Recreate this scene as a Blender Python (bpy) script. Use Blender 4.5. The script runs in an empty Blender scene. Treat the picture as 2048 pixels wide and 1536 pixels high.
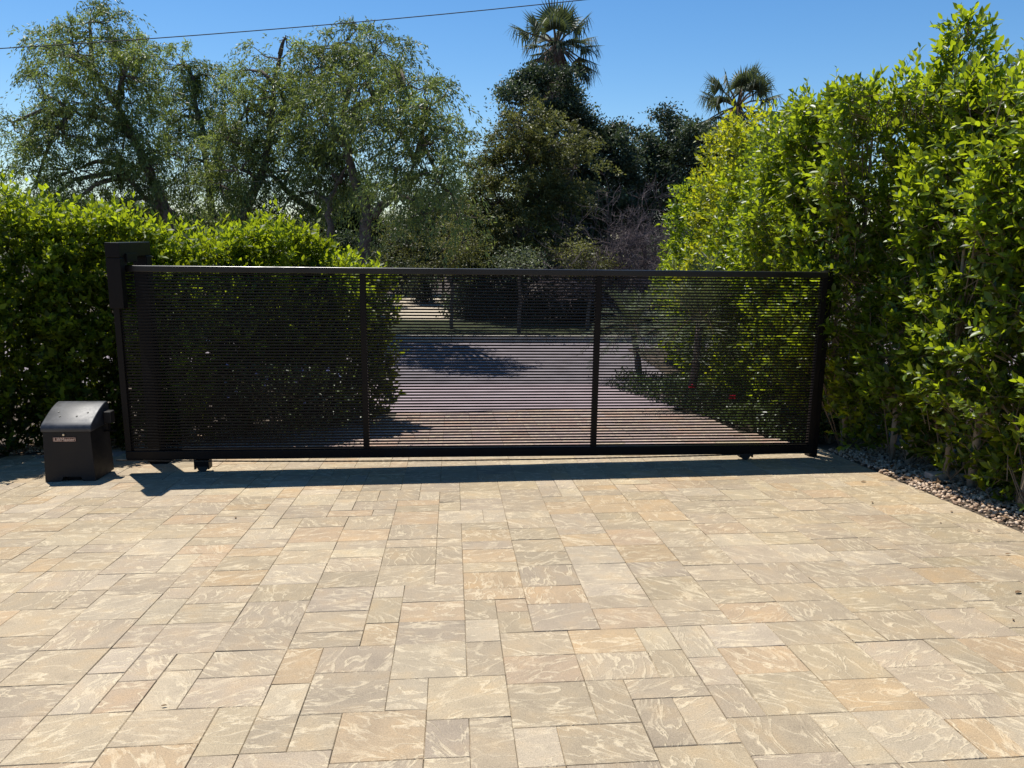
import bpy, math, random
import numpy as np
from mathutils import Vector, noise as mnoise
rng = np.random.default_rng(11)
random.seed(5)
scn = bpy.context.scene
COL = scn.collection

# ------------------------------------------------------------------ frame of the place
# Z is plumb, X runs along the gate, Y leads from the camera through the gate to the street.
F = 1541.0
H = 1.4874096915287505
CR = np.array([0.99693336, -0.07721026, 0.01274601]); CU = np.array([0.0022513, 0.1911074, 0.98156655]); CF = np.array([0.07822286, 0.97852774, -0.19069517])
FX = np.array([0.99992623, 0.0, 0.01214654]); FY = np.array([0.00092297, 0.99710888, -0.07598045]); FN = np.array([-0.01211142, 0.07598606, 0.99703532]); FO = np.array([0.01796124, -0.11268733, 0.00880631])
CAM = np.array([0, 0, H])
GX, GY = -FN[0]/FN[2], -FN[1]/FN[2]          # the driveway falls away towards the street
YF = 9.5                                      # from here on the land is flat


def gz(x, y):
    x = np.asarray(x, float); y = np.asarray(y, float)
    fade = np.clip((10.9-y)/1.4, 0, 1)
    return GY*np.minimum(y, YF) + GX*np.clip(x, -8, 8)*fade


def at(px, py, Y):                            # a point of the place seen at (px,py), Y metres ahead
    d = CF + CR*(px-1024)/F - CU*(py-768)/F
    return CAM + d*(Y/d[1])


def fl(u, v, w=0.0):                          # a point of the paving plane
    return FO + u*FX + v*FY + w*FN


def nrm(a):
    return a/np.maximum(np.linalg.norm(a, axis=-1, keepdims=True), 1e-9)

# ------------------------------------------------------------------ materials
def mat(name):
    m = bpy.data.materials.new(name); m.use_nodes = True
    nt = m.node_tree; nt.nodes.clear()
    out = nt.nodes.new('ShaderNodeOutputMaterial')
    return m, nt, nt.nodes.new, nt.links.new, out


def principled(nt, **k):
    b = nt.nodes.new('ShaderNodeBsdfPrincipled')
    for a, v in k.items():
        b.inputs[a.replace('_', ' ')].default_value = v
    return b


def ramp(nt, stops):
    r = nt.nodes.new('ShaderNodeValToRGB')
    e = r.color_ramp.elements
    while len(e) < len(stops): e.new(0.5)
    for i, (p, c) in enumerate(stops):
        e[i].position = p
        e[i].color = (c, c, c, 1) if isinstance(c, (int, float)) else (*c, 1)
    return r


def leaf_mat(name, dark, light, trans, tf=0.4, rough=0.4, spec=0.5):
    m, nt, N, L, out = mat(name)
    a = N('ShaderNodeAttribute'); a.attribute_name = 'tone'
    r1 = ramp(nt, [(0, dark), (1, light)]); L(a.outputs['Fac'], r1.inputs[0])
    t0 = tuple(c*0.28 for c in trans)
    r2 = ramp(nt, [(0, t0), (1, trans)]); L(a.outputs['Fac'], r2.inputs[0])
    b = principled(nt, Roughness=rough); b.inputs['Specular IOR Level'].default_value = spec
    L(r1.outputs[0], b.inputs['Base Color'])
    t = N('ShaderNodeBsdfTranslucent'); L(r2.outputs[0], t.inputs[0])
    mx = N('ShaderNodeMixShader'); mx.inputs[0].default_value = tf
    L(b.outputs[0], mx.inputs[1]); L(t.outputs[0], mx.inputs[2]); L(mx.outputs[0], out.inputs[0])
    return m


def noise_mat(name, c1, c2, scale=8, rough=0.9, bump=0.3, bscale=None, detail=6, spec=0.3, c3=None, dist=0.01):
    m, nt, N, L, out = mat(name)
    tc = N('ShaderNodeTexCoord')
    n = N('ShaderNodeTexNoise'); n.inputs['Scale'].default_value = scale; n.inputs['Detail'].default_value = detail
    L(tc.outputs['Object'], n.inputs['Vector'])
    st = [(0.3, c1), (0.7, c2)] if c3 is None else [(0.28, c1), (0.5, c2), (0.72, c3)]
    r = ramp(nt, st); L(n.outputs['Fac'], r.inputs[0])
    b = principled(nt, Roughness=rough); b.inputs['Specular IOR Level'].default_value = spec
    L(r.outputs[0], b.inputs['Base Color'])
    if bump:
        n2 = N('ShaderNodeTexNoise'); n2.inputs['Scale'].default_value = bscale or scale*4; n2.inputs['Detail'].default_value = 5
        L(tc.outputs['Object'], n2.inputs['Vector'])
        bp = N('ShaderNodeBump'); bp.inputs['Strength'].default_value = bump; bp.inputs['Distance'].default_value = dist
        L(n2.outputs['Fac'], bp.inputs['Height']); L(bp.outputs[0], b.inputs['Normal'])
    L(b.outputs[0], out.inputs[0])
    return m


def paint_mat(name, col, rough=0.35, spec=0.5, dust=(0.10, 0.09, 0.08), dustamt=0.25, bump=0.04):
    m, nt, N, L, out = mat(name)
    tc = N('ShaderNodeTexCoord')
    n = N('ShaderNodeTexNoise'); n.inputs['Scale'].default_value = 5; n.inputs['Detail'].default_value = 8; n.inputs['Roughness'].default_value = .7
    L(tc.outputs['Object'], n.inputs['Vector'])
    r = ramp(nt, [(0.45, 0.0), (0.75, dustamt)]); L(n.outputs['Fac'], r.inputs[0])
    mx = N('ShaderNodeMix'); mx.data_type = 'RGBA'
    L(r.outputs[0], mx.inputs['Factor']); mx.inputs['A'].default_value = (*col, 1); mx.inputs['B'].default_value = (*dust, 1)
    b = principled(nt, Roughness=rough); b.inputs['Specular IOR Level'].default_value = spec
    L(mx.outputs['Result'], b.inputs['Base Color'])
    rr = ramp(nt, [(0.3, rough*0.85), (0.75, min(1, rough*1.5))]); L(n.outputs['Fac'], rr.inputs[0]); L(rr.outputs[0], b.inputs['Roughness'])
    n2 = N('ShaderNodeTexNoise'); n2.inputs['Scale'].default_value = 220; L(tc.outputs['Object'], n2.inputs['Vector'])
    bp = N('ShaderNodeBump'); bp.inputs['Strength'].default_value = bump; bp.inputs['Distance'].default_value = .002
    L(n2.outputs['Fac'], bp.inputs['Height']); L(bp.outputs[0], b.inputs['Normal'])
    L(b.outputs[0], out.inputs[0])
    return m


def plain_mat(name, col, rough=0.5, metal=0.0):
    m, nt, N, L, out = mat(name)
    b = principled(nt, Roughness=rough, Metallic=metal); b.inputs['Base Color'].default_value = (*col, 1)
    L(b.outputs[0], out.inputs[0])
    return m


def paver_mat():
    m, nt, N, L, out = mat('slate_paver')
    at_ = N('ShaderNodeAttribute'); at_.attribute_name = 'pc'
    uv = N('ShaderNodeUVMap'); uv.uv_map = 'UVMap'
    tc = N('ShaderNodeTexCoord')
    # soft blotches inside each paver
    n1 = N('ShaderNodeTexNoise'); n1.inputs['Scale'].default_value = 7; n1.inputs['Detail'].default_value = 5
    L(uv.outputs[0], n1.inputs['Vector'])
    r1 = ramp(nt, [(0.28, (0.84, 0.84, 0.85)), (0.50, (0.98, 0.98, 0.98)), (0.72, (1.07, 1.01, 0.92))]); L(n1.outputs['Fac'], r1.inputs[0])
    m1 = N('ShaderNodeMix'); m1.data_type = 'RGBA'; m1.blend_type = 'MULTIPLY'; m1.inputs['Factor'].default_value = 1
    L(at_.outputs['Color'], m1.inputs['A']); L(r1.outputs[0], m1.inputs['B'])
    # raised pale ripples of cleft slate
    mp = N('ShaderNodeMapping'); mp.inputs['Scale'].default_value = (5.0, 13.0, 1)
    L(uv.outputs[0], mp.inputs['Vector'])
    n2 = N('ShaderNodeTexNoise'); n2.inputs['Scale'].default_value = 1.0; n2.inputs['Detail'].default_value = 3.5; n2.inputs['Distortion'].default_value = .75
    n2.inputs['Roughness'].default_value = .55
    L(mp.outputs[0], n2.inputs['Vector'])
    s1 = N('ShaderNodeMath'); s1.operation = 'SUBTRACT'; s1.inputs[1].default_value = .5; L(n2.outputs['Fac'], s1.inputs[0])
    s2 = N('ShaderNodeMath'); s2.operation = 'ABSOLUTE'; L(s1.outputs[0], s2.inputs[0])
    rv = ramp(nt, [(0.0, 1.0), (0.015, 0.75), (0.042, 0.0)]); L(s2.outputs[0], rv.inputs[0])
    n3 = N('ShaderNodeTexNoise'); n3.inputs['Scale'].default_value = 6.5; n3.inputs['Detail'].default_value = 3; L(uv.outputs[0], n3.inputs['Vector'])
    r3 = ramp(nt, [(0.34, 0.15), (0.58, 1.0)]); L(n3.outputs['Fac'], r3.inputs[0])
    mv = N('ShaderNodeMath'); mv.operation = 'MULTIPLY'; L(rv.outputs[0], mv.inputs[0]); L(r3.outputs[0], mv.inputs[1])
    mv2 = N('ShaderNodeMath'); mv2.operation = 'MULTIPLY'; mv2.inputs[1].default_value = .58; L(mv.outputs[0], mv2.inputs[0])
    m2 = N('ShaderNodeMix'); m2.data_type = 'RGBA'; L(mv2.outputs[0], m2.inputs['Factor'])
    L(m1.outputs['Result'], m2.inputs['A']); m2.inputs['B'].default_value = (0.66, 0.55, 0.37, 1)
    # sandy grain
    n4 = N('ShaderNodeTexNoise'); n4.inputs['Scale'].default_value = 260; n4.inputs['Detail'].default_value = 2; L(tc.outputs['Object'], n4.inputs['Vector'])
    r4 = ramp(nt, [(0.3, 0.74), (0.7, 1.22)]); L(n4.outputs['Fac'], r4.inputs[0])
    m3 = N('ShaderNodeMix'); m3.data_type = 'RGBA'; m3.blend_type = 'MULTIPLY'; m3.inputs['Factor'].default_value = 1
    L(m2.outputs['Result'], m3.inputs['A']); L(r4.outputs[0], m3.inputs['B'])
    # wide stains of the whole drive
    n5 = N('ShaderNodeTexNoise'); n5.inputs['Scale'].default_value = .9; n5.inputs['Detail'].default_value = 5; L(tc.outputs['Object'], n5.inputs['Vector'])
    r5 = ramp(nt, [(0.3, (0.88, 0.88, 0.88)), (0.65, (1.03, 1.02, 1.0))]); L(n5.outputs['Fac'], r5.inputs[0])
    m4 = N('ShaderNodeMix'); m4.data_type = 'RGBA'; m4.blend_type = 'MULTIPLY'; m4.inputs['Factor'].default_value = 1
    L(m3.outputs['Result'], m4.inputs['A']); L(r5.outputs[0], m4.inputs['B'])
    b = principled(nt, Roughness=.66); b.inputs['Specular IOR Level'].default_value = .4
    L(m4.outputs['Result'], b.inputs['Base Color'])
    h1 = N('ShaderNodeMath'); h1.operation = 'MULTIPLY_ADD'; h1.inputs[1].default_value = .12
    L(n4.outputs['Fac'], h1.inputs[0]); L(mv.outputs[0], h1.inputs[2])
    h2 = N('ShaderNodeMath'); h2.operation = 'MULTIPLY_ADD'; h2.inputs[1].default_value = .9
    L(n2.outputs['Fac'], h2.inputs[0]); L(h1.outputs[0], h2.inputs[2])
    bp = N('ShaderNodeBump'); bp.inputs['Strength'].default_value = .55; bp.inputs['Distance'].default_value = .006
    L(h2.outputs[0], bp.inputs['Height']); L(bp.outputs[0], b.inputs['Normal'])
    L(b.outputs[0], out.inputs[0])
    return m


M = {}
M['paver'] = paver_mat()
M['joint'] = noise_mat('joint_sand', (.09, .075, .055), (.16, .135, .10), 40, bump=0)
M['soil'] = noise_mat('dry_soil', (.035, .026, .018), (.08, .06, .042), 3, c3=(.13, .10, .07), bump=.6)
M['asphalt'] = noise_mat('asphalt', (.13, .11, .116), (.19, .162, .17), 2.5, c3=(.22, .19, .20), bump=.4, bscale=120)
M['concrete'] = noise_mat('pink_concrete', (.26, .205, .21), (.32, .25, .26), 3, c3=(.35, .28, .29), bump=.3, bscale=90)
M['beige'] = noise_mat('pale_gravel', (.38, .32, .24), (.52, .44, .33), 9, bump=.4)
M['kerb'] = noise_mat('kerb_concrete', (.30, .26, .22), (.42, .38, .33), 6, bump=.3)
M['lawn'] = noise_mat('lawn', (.015, .024, .008), (.04, .052, .016), 7, c3=(.075, .075, .03), bump=1.0, bscale=60, dist=.04)  # grass colour lowered to carry the shade lying on it
M['stone'] = noise_mat('gravel_stone', (.30, .22, .17), (.48, .37, .29), 14, c3=(.60, .50, .42), bump=.3)
M['gate'] = paint_mat('bronze_black_powder_coat', (.006, .0045, .0045), .38, .16, (.014, .012, .011), .3)
M['rail'] = paint_mat('bronze_black_top_rail', (.006, .0045, .0045), .28, .5, (.016, .014, .013), .3)
M['black'] = paint_mat('satin_black_steel', (.004, .0035, .004), .4, .16, (.012, .011, .010), .2)
M['plastic'] = paint_mat('black_plastic_lid', (.02, .022, .028), .42, .5, (.09, .095, .11), .6, .08)
M['body'] = paint_mat('dark_grey_steel_cover', (.015, .013, .0125), .5, .25, (.03, .027, .025), .2)
M['brass'] = plain_mat('lock_steel', (.6, .55, .45), .35, 1.0)
M['red'] = plain_mat('badge_red', (.07, .008, .006), .35)
M['cream'] = plain_mat('badge_cream', (.62, .44, .34), .4)
M['rubber'] = plain_mat('roller_nylon', (.02, .02, .02), .5)
M['steel'] = plain_mat('oiled_chain', (.05, .045, .04), .45, .6)
M['cable'] = plain_mat('black_cable', (.008, .009, .012), .8)
M['bark'] = noise_mat('bark', (.05, .038, .03), (.13, .10, .08), 12, bump=.8, bscale=30, c3=(.18, .15, .12), dist=.03)
M['palebark'] = noise_mat('pale_bark', (.20, .16, .12), (.34, .28, .21), 14, bump=.5, bscale=50)
M['twig'] = noise_mat('twig_bark', (.10, .075, .05), (.20, .15, .10), 10, bump=0)
M['mauvetwig'] = noise_mat('mauve_twig', (.08, .062, .064), (.155, .12, .12), 8, bump=0)
M['skirt'] = noise_mat('dead_frond', (.10, .055, .04), (.22, .13, .09), 9, bump=.3)
M['deadleaf'] = noise_mat('dry_leaf', (.10, .06, .03), (.20, .12, .06), 30, bump=0)
M['redflower'] = leaf_mat('red_petal', (.55, .015, .03), (.75, .03, .06), (.6, .02, .05), .3)
M['blueflower'] = leaf_mat('blue_petal', (.30, .36, .75), (.45, .50, .85), (.35, .4, .8), .3)
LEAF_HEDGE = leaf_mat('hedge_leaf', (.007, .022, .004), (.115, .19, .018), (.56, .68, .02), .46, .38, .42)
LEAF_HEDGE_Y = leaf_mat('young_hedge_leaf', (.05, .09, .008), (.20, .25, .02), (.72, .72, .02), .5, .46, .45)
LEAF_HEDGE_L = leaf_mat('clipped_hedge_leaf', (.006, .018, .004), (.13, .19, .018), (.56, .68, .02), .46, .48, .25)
LEAF_PEPPER = leaf_mat('pepper_leaf', (.04, .065, .02), (.25, .30, .095), (.42, .52, .09), .38, .45, .4)
LEAF_GREY = leaf_mat('grey_green_leaf', (.08, .10, .06), (.24, .26, .16), (.26, .32, .11), .33, .5, .4)
LEAF_OAK = leaf_mat('oak_leaf', (.020, .034, .018), (.115, .14, .075), (.11, .16, .05), .28, .5, .4)
LEAF_OLIVE = leaf_mat('olive_leaf', (.05, .06, .018), (.19, .19, .055), (.28, .29, .06), .36, .5, .4)
LEAF_PALM = leaf_mat('palm_leaf', (.04, .055, .03), (.16, .19, .10), (.16, .20, .06), .3, .55, .35)
LEAF_COVER = leaf_mat('ground_cover_leaf', (.02, .04, .012), (.09, .12, .035), (.16, .24, .04), .35, .4, .5)

# ------------------------------------------------------------------ objects
def link(o, parent=None):
    COL.objects.link(o)
    if parent is not None: o.parent = parent
    return o


def thing(name, label, cat, loc=(0, 0, 0), group=None):
    o = bpy.data.objects.new(name, None); link(o)
    o.empty_display_size = .1
    o.location = loc; o['label'] = label; o['category'] = cat
    if group: o['group'] = group
    bpy.context.view_layer.update()
    return o


def tag(o, label=None, cat=None, group=None, kind=None):
    if label: o['label'] = label
    if cat: o['category'] = cat
    if group: o['group'] = group
    if kind: o['kind'] = kind
    return o


class MB:
    def __init__(s): s.v = []; s.f = []
    def add(s, vs, fs):
        k = len(s.v); s.v += [tuple(map(float, p)) for p in vs]; s.f += [tuple(i+k for i in f) for f in fs]
    def box(s, a, b):
        x0, y0, z0 = a; x1, y1, z1 = b
        s.add([(x0,y0,z0),(x1,y0,z0),(x1,y1,z0),(x0,y1,z0),(x0,y0,z1),(x1,y0,z1),(x1,y1,z1),(x0,y1,z1)],
              [(0,3,2,1),(4,5,6,7),(0,1,5,4),(1,2,6,5),(2,3,7,6),(3,0,4,7)])
    def tube(s, pts, rad, n=6, cap=True):
        pts = [np.asarray(p, float) for p in pts]
        if np.isscalar(rad): rad = [rad]*len(pts)
        rings = []
        ref = np.array([0.31, 0.87, 0.2])
        for i, p in enumerate(pts):
            t = pts[min(i+1, len(pts)-1)]-pts[max(i-1, 0)]; t = t/max(np.linalg.norm(t), 1e-9)
            a = np.cross(t, ref); a /= max(np.linalg.norm(a), 1e-6); b = np.cross(t, a)
            rings.append([p+(a*math.cos(2*math.pi*k/n)+b*math.sin(2*math.pi*k/n))*rad[i] for k in range(n)])
        vs = [q for r in rings for q in r]; fs = []
        for i in range(len(pts)-1):
            for k in range(n):
                k2 = (k+1) % n
                fs.append((i*n+k, i*n+k2, (i+1)*n+k2, (i+1)*n+k))
        if cap:
            fs.append(tuple(range(n-1, -1, -1))); fs.append(tuple((len(pts)-1)*n+k for k in range(n)))
        s.add(vs, fs)
    def cyl(s, c, axis, r, h, n=20):
        c = np.asarray(c, float); ax = np.asarray(axis, float); ax /= np.linalg.norm(ax)
        s.tube([c, c+ax*h], [r, r], n)
    def build(s, name, m, parent=None, bevel=0, seg=2, smooth=False, loc=None):
        me = bpy.data.meshes.new(name)
        v = s.v
        off = np.zeros(3)
        if parent is not None: off = np.array(parent.matrix_world.translation)
        elif loc is not None: off = np.asarray(loc, float)
        me.from_pydata([tuple(np.array(p)-off) for p in v], [], s.f); me.update()
        me.materials.append(m)
        o = bpy.data.objects.new(name, me); link(o, parent)
        if parent is None and loc is not None: o.location = loc
        if smooth: me.polygons.foreach_set('use_smooth', [True]*len(me.polygons))
        if bevel:
            b = o.modifiers.new('bevel', 'BEVEL'); b.width = bevel; b.segments = seg; b.limit_method = 'ANGLE'; b.angle_limit = math.radians(35)
            b.harden_normals = False
        return o


FINE = (np.array([(0,0,0),(.30,-.43,.05),(.30,0,-.06),(.30,.43,.05),(.66,-.40,.03),(.66,0,-.09),(.66,.40,.03),(1,0,-.16)], float),
        [(0,2,1),(0,3,2),(1,2,5,4),(2,3,6,5),(4,5,7),(5,6,7)])
QUAD = (np.array([(0,0,0),(.45,-.5,.10),(1,0,-.08),(.45,.5,.10)], float), [(0,2,1),(0,3,2)])
STRIP = (np.array([(0,-.5,0),(0,.5,0),(.5,-.5,.0),(.5,.5,.0),(1,0,-.3)], float), [(0,1,3,2),(2,3,4)])


def leaf_obj(name, m, parent, P, D, Nn, L, W, tone, kind=QUAD, smooth=False, kindtag=None):
    P = np.asarray(P, float); n = len(P)
    T = nrm(np.asarray(D, float)); S = nrm(np.cross(Nn, T)); N2 = np.cross(T, S)
    tp, fs = kind
    L = np.broadcast_to(np.asarray(L, float), (n,)); W = np.broadcast_to(np.asarray(W, float), (n,))
    V = P[:, None] + T[:, None]*(tp[None, :, 0:1]*L[:, None, None]) + S[:, None]*(tp[None, :, 1:2]*W[:, None, None]) + N2[:, None]*(tp[None, :, 2:3]*W[:, None, None]*1.2)
    k = len(tp)
    off = np.array(parent.matrix_world.translation) if parent is not None else np.zeros(3)
    V = (V-off).reshape(-1, 3)
    flat = np.array([i for f in fs for i in f]); sizes = np.array([len(f) for f in fs])
    loops = (np.arange(n)[:, None]*k + flat[None]).ravel()
    tot = np.tile(sizes, n); st = np.concatenate([[0], np.cumsum(tot)[:-1]])
    me = bpy.data.meshes.new(name)
    me.vertices.add(len(V)); me.vertices.foreach_set('co', V.ravel())
    me.loops.add(len(loops)); me.loops.foreach_set('vertex_index', loops.astype(np.int32))
    me.polygons.add(len(tot)); me.polygons.foreach_set('loop_start', st.astype(np.int32))
    me.update(calc_edges=True)
    a = me.attributes.new('tone', 'FLOAT', 'FACE')
    a.data.foreach_set('value', np.repeat(np.clip(tone, 0, 1), len(fs)).astype(np.float32))
    if smooth: me.polygons.foreach_set('use_smooth', np.ones(len(tot), bool))
    me.materials.append(m)
    o = bpy.data.objects.new(name, me); link(o, parent)
    return o


def rnd_unit(n):
    return nrm(rng.normal(size=(n, 3)))

# ------------------------------------------------------------------ ground
def sheet(name, poly_or_grid, m, dz, kind='structure'):
    xs, ys = poly_or_grid
    mb = MB(); nx, ny = len(xs), len(ys)
    vs = [(x, y, float(gz(x, y))+dz) for y in ys for x in xs]
    fs = [(j*nx+i, j*nx+i+1, (j+1)*nx+i+1, (j+1)*nx+i) for j in range(ny-1) for i in range(nx-1)]
    mb.add(vs, fs)
    return tag(mb.build(name, m), kind=kind)


xs = [-400, -150, -60, -30, -15, -8, -4, 0, 4, 8, 15, 30, 60, 150, 400]
sheet('terrain', (xs, [-60, -20, -5, 0, 3, 6, YF, 10.2, 10.9, 13, 16, 20, 30, 60, 150, 500]), M['soil'], -.035)
sheet('street', ([-120, -40, -10, -4, 0, 4, 10, 40, 120], [11.3, 13, 16.0]), M['asphalt'], -.012)
sheet('driveway_apron', ([-1.6, -.5, 1, 2.2, 3.0], [9.56, 10.2, 10.9, 11.3]), M['concrete'], .0)
sheet('lawn', ([-60, -20, -6, 0, 6, 20, 60], [16.17, 17.5, 19.5]), M['lawn'], .07)
sheet('path', ([-3.2, -1.5, .35], [19.52, 21, 24, 28]), M['beige'], .05)
mb = MB()
for i in range(40):
    x0 = -40+i*2.0
    mb.box((x0+.004, 16.0, -.76), (x0+1.996, 16.155, -.61))
tag(mb.build('kerb', M['kerb'], bevel=.015), kind='structure')
sheet('planting_bed', ([3.5, 3.9, 4.6, 6.0], [-2, 1, 3, 5, 6.6, 8, YF, 10.9, 15]), M['soil'], -.005)
sheet('hedge_bed', ([-9, -6, -4.6, -3.4], [7.12, 7.6, 8.2, 9.4]), M['soil'], -.006)


# paving: a random modular lay of four slab sizes on a 150 x 75 mm grid
def lay_pavers():
    U0, UM = -60, 23            # columns of 150 mm
    V0, VM = -24, 128           # rows of 75 mm
    W = UM-U0
    sky = [V0+random.choice([0, 0, 1, 2]) for _ in range(W)]
    out = []
    while True:
        lo = min(sky)
        if lo >= VM: break
        i = sky.index(lo); j = i
        while j < W and sky[j] == lo: j += 1
        w = j-i
        nb = [sky[q]-lo for q in (i-1, j) if 0 <= q < W]
        if w == 1:
            pw = 1
            ok = [d for d in (3, 4, 2) if d in nb]
            if ok: pd = ok[0]
            else:
                m_ = min(nb) if nb else 9
                pd = {5: 2, 6: 3, 7: random.choice([3, 4]), 8: 4}.get(m_, random.choice([3, 4]))
        else:
            cand = []
            for pw_, pd_, wt in ((2, 4, 3.0), (2, 3, 3.0), (2, 2, 1.3), (1, 4, 1.5), (1, 3, .8)):
                if pw_ > w: continue
                rest = w-pw_
                if rest == 1: wt *= .5 if w == 3 else .12
                if w == 2 and pd_ in nb: wt *= 2.2
                if w >= 4 and i > 0 and nb and pd_ == nb[0] and w > 4: wt *= .6
                cand.append((wt, pw_, pd_))
            q = random.random()*sum(c[0] for c in cand)
            for wt, pw, pd in cand:
                q -= wt
                if q <= 0: break
        out.append((U0+i, lo, pw, pd))
        for k in range(i, i+pw): sky[k] = lo+pd
    return out


def inside(x, y):
    if x > 3.5+.02: return False
    if y < 7.1: return True
    # between hedge and planting bed beyond the gate
    left = np.interp(y, [7.1, 7.9, 8.8, 9.05, 9.6], [-4.4, -2.6, -1.0, -.72, -.75])
    right = np.interp(y, [6.9, 7.17, 8.2, 9.7], [3.5, 3.27, 3.09, 2.82])
    return left < x < right and y < 9.62


GREYB = [(.36, .284, .188), (.338, .268, .178), (.375, .298, .197), (.355, .28, .184), (.33, .263, .178)]
TANB = [(.38, .278, .17), (.388, .282, .17), (.37, .275, .171)]
CREAM = [(.40, .325, .222), (.408, .332, .227)]
V, FA, MI, PCOL, UVS = [], [], [], [], []
g = .0007
for (u, v, w, d) in lay_pavers():
    x0, x1 = .038+u*.15+g, .038+(u+w)*.15-g
    y0, y1 = .008+v*.075+g, .008+(v+d)*.075-g
    c = fl((x0+x1)/2, (y0+y1)/2)
    if not inside(c[0], c[1]): continue
    q = random.random()
    base = random.choice(GREYB if q < .66 else TANB if q < .86 else CREAM)
    if c[1] > 7.2: base = tuple(a*b for a, b in zip(base, (.95, .86, 1.12)))
    br = random.uniform(.93, 1.06); base = (base[0]*br, base[1]*br, base[2]*br*random.uniform(.95, 1.05))
    tilt = [random.gauss(0, .0009) for _ in range(4)]
    b = .0022; jit = [random.uniform(-.0012, .0012) for _ in range(8)]
    P = [fl(x0+b, y0+b, tilt[0]), fl(x1-b, y0+b, tilt[1]), fl(x1-b, y1-b, tilt[2]), fl(x0+b, y1-b, tilt[3]),
         fl(x0+jit[0], y0+jit[1], -.003), fl(x1+jit[2], y0+jit[3], -.003), fl(x1+jit[4], y1+jit[5], -.003), fl(x0+jit[6], y1+jit[7], -.003),
         fl(x0, y0, -.03), fl(x1, y0, -.03), fl(x1, y1, -.03), fl(x0, y1, -.03)]
    k = len(V); V += [tuple(p) for p in P]
    fs = [(0,1,2,3),(4,5,1,0),(5,6,2,1),(6,7,3,2),(7,4,0,3),(8,9,5,4),(9,10,6,5),(10,11,7,6),(11,8,4,7)]
    FA += [tuple(i+k for i in f) for f in fs]; PCOL += [base]*9
    an = random.choice([0, 0, 0, 1.57, .5, -.5, 2.6, 1.0, random.uniform(0, 3.14)]); ox, oy = random.uniform(0, 60), random.uniform(0, 60)
    ca, sa = math.cos(an), math.sin(an)
    loc = [(x0+b, y0+b), (x1-b, y0+b), (x1-b, y1-b), (x0+b, y1-b), (x0, y0), (x1, y0), (x1, y1), (x0, y1), (x0, y0), (x1, y0), (x1, y1), (x0, y1)]
    uvp = [(ox+(x-x0)*ca-(y-y0)*sa, oy+(x-x0)*sa+(y-y0)*ca) for x, y in loc]
    for f in fs: UVS += [uvp[i] for i in f]
nP = len(FA)
# joint sand under the slabs
k = len(V)
for y in (-1.9, 7.1): V += [tuple(fl(-9, y, -.006)), tuple(fl(3.488, y, -.006))]
FA.append((k, k+1, k+3, k+2)); V += [tuple(fl(-2.4, 7.1, -.006)), tuple(fl(3.2, 7.1, -.006)), tuple(fl(2.8, 9.62, -.006)), tuple(fl(-.9, 9.62, -.006))]
FA.append((k+4, k+5, k+6, k+7))
PCOL += [(.06, .05, .04)]*2; UVS += [(0, 0)]*8
me = bpy.data.meshes.new('driveway'); me.from_pydata(V, [], FA); me.update()
me.materials.append(M['paver']); me.materials.append(M['joint'])
mi = np.zeros(len(FA), np.int32); mi[nP:] = 1; me.polygons.foreach_set('material_index', mi)
a = me.attributes.new('pc', 'FLOAT_COLOR', 'FACE'); a.data.foreach_set('color', np.array([(*c, 1) for c in PCOL], np.float32).ravel())
uvl = me.uv_layers.new(name='UVMap'); uvl.data.foreach_set('uv', np.array(UVS, np.float32).ravel())
o = bpy.data.objects.new('driveway', me); link(o); tag(o, kind='structure')


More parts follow.
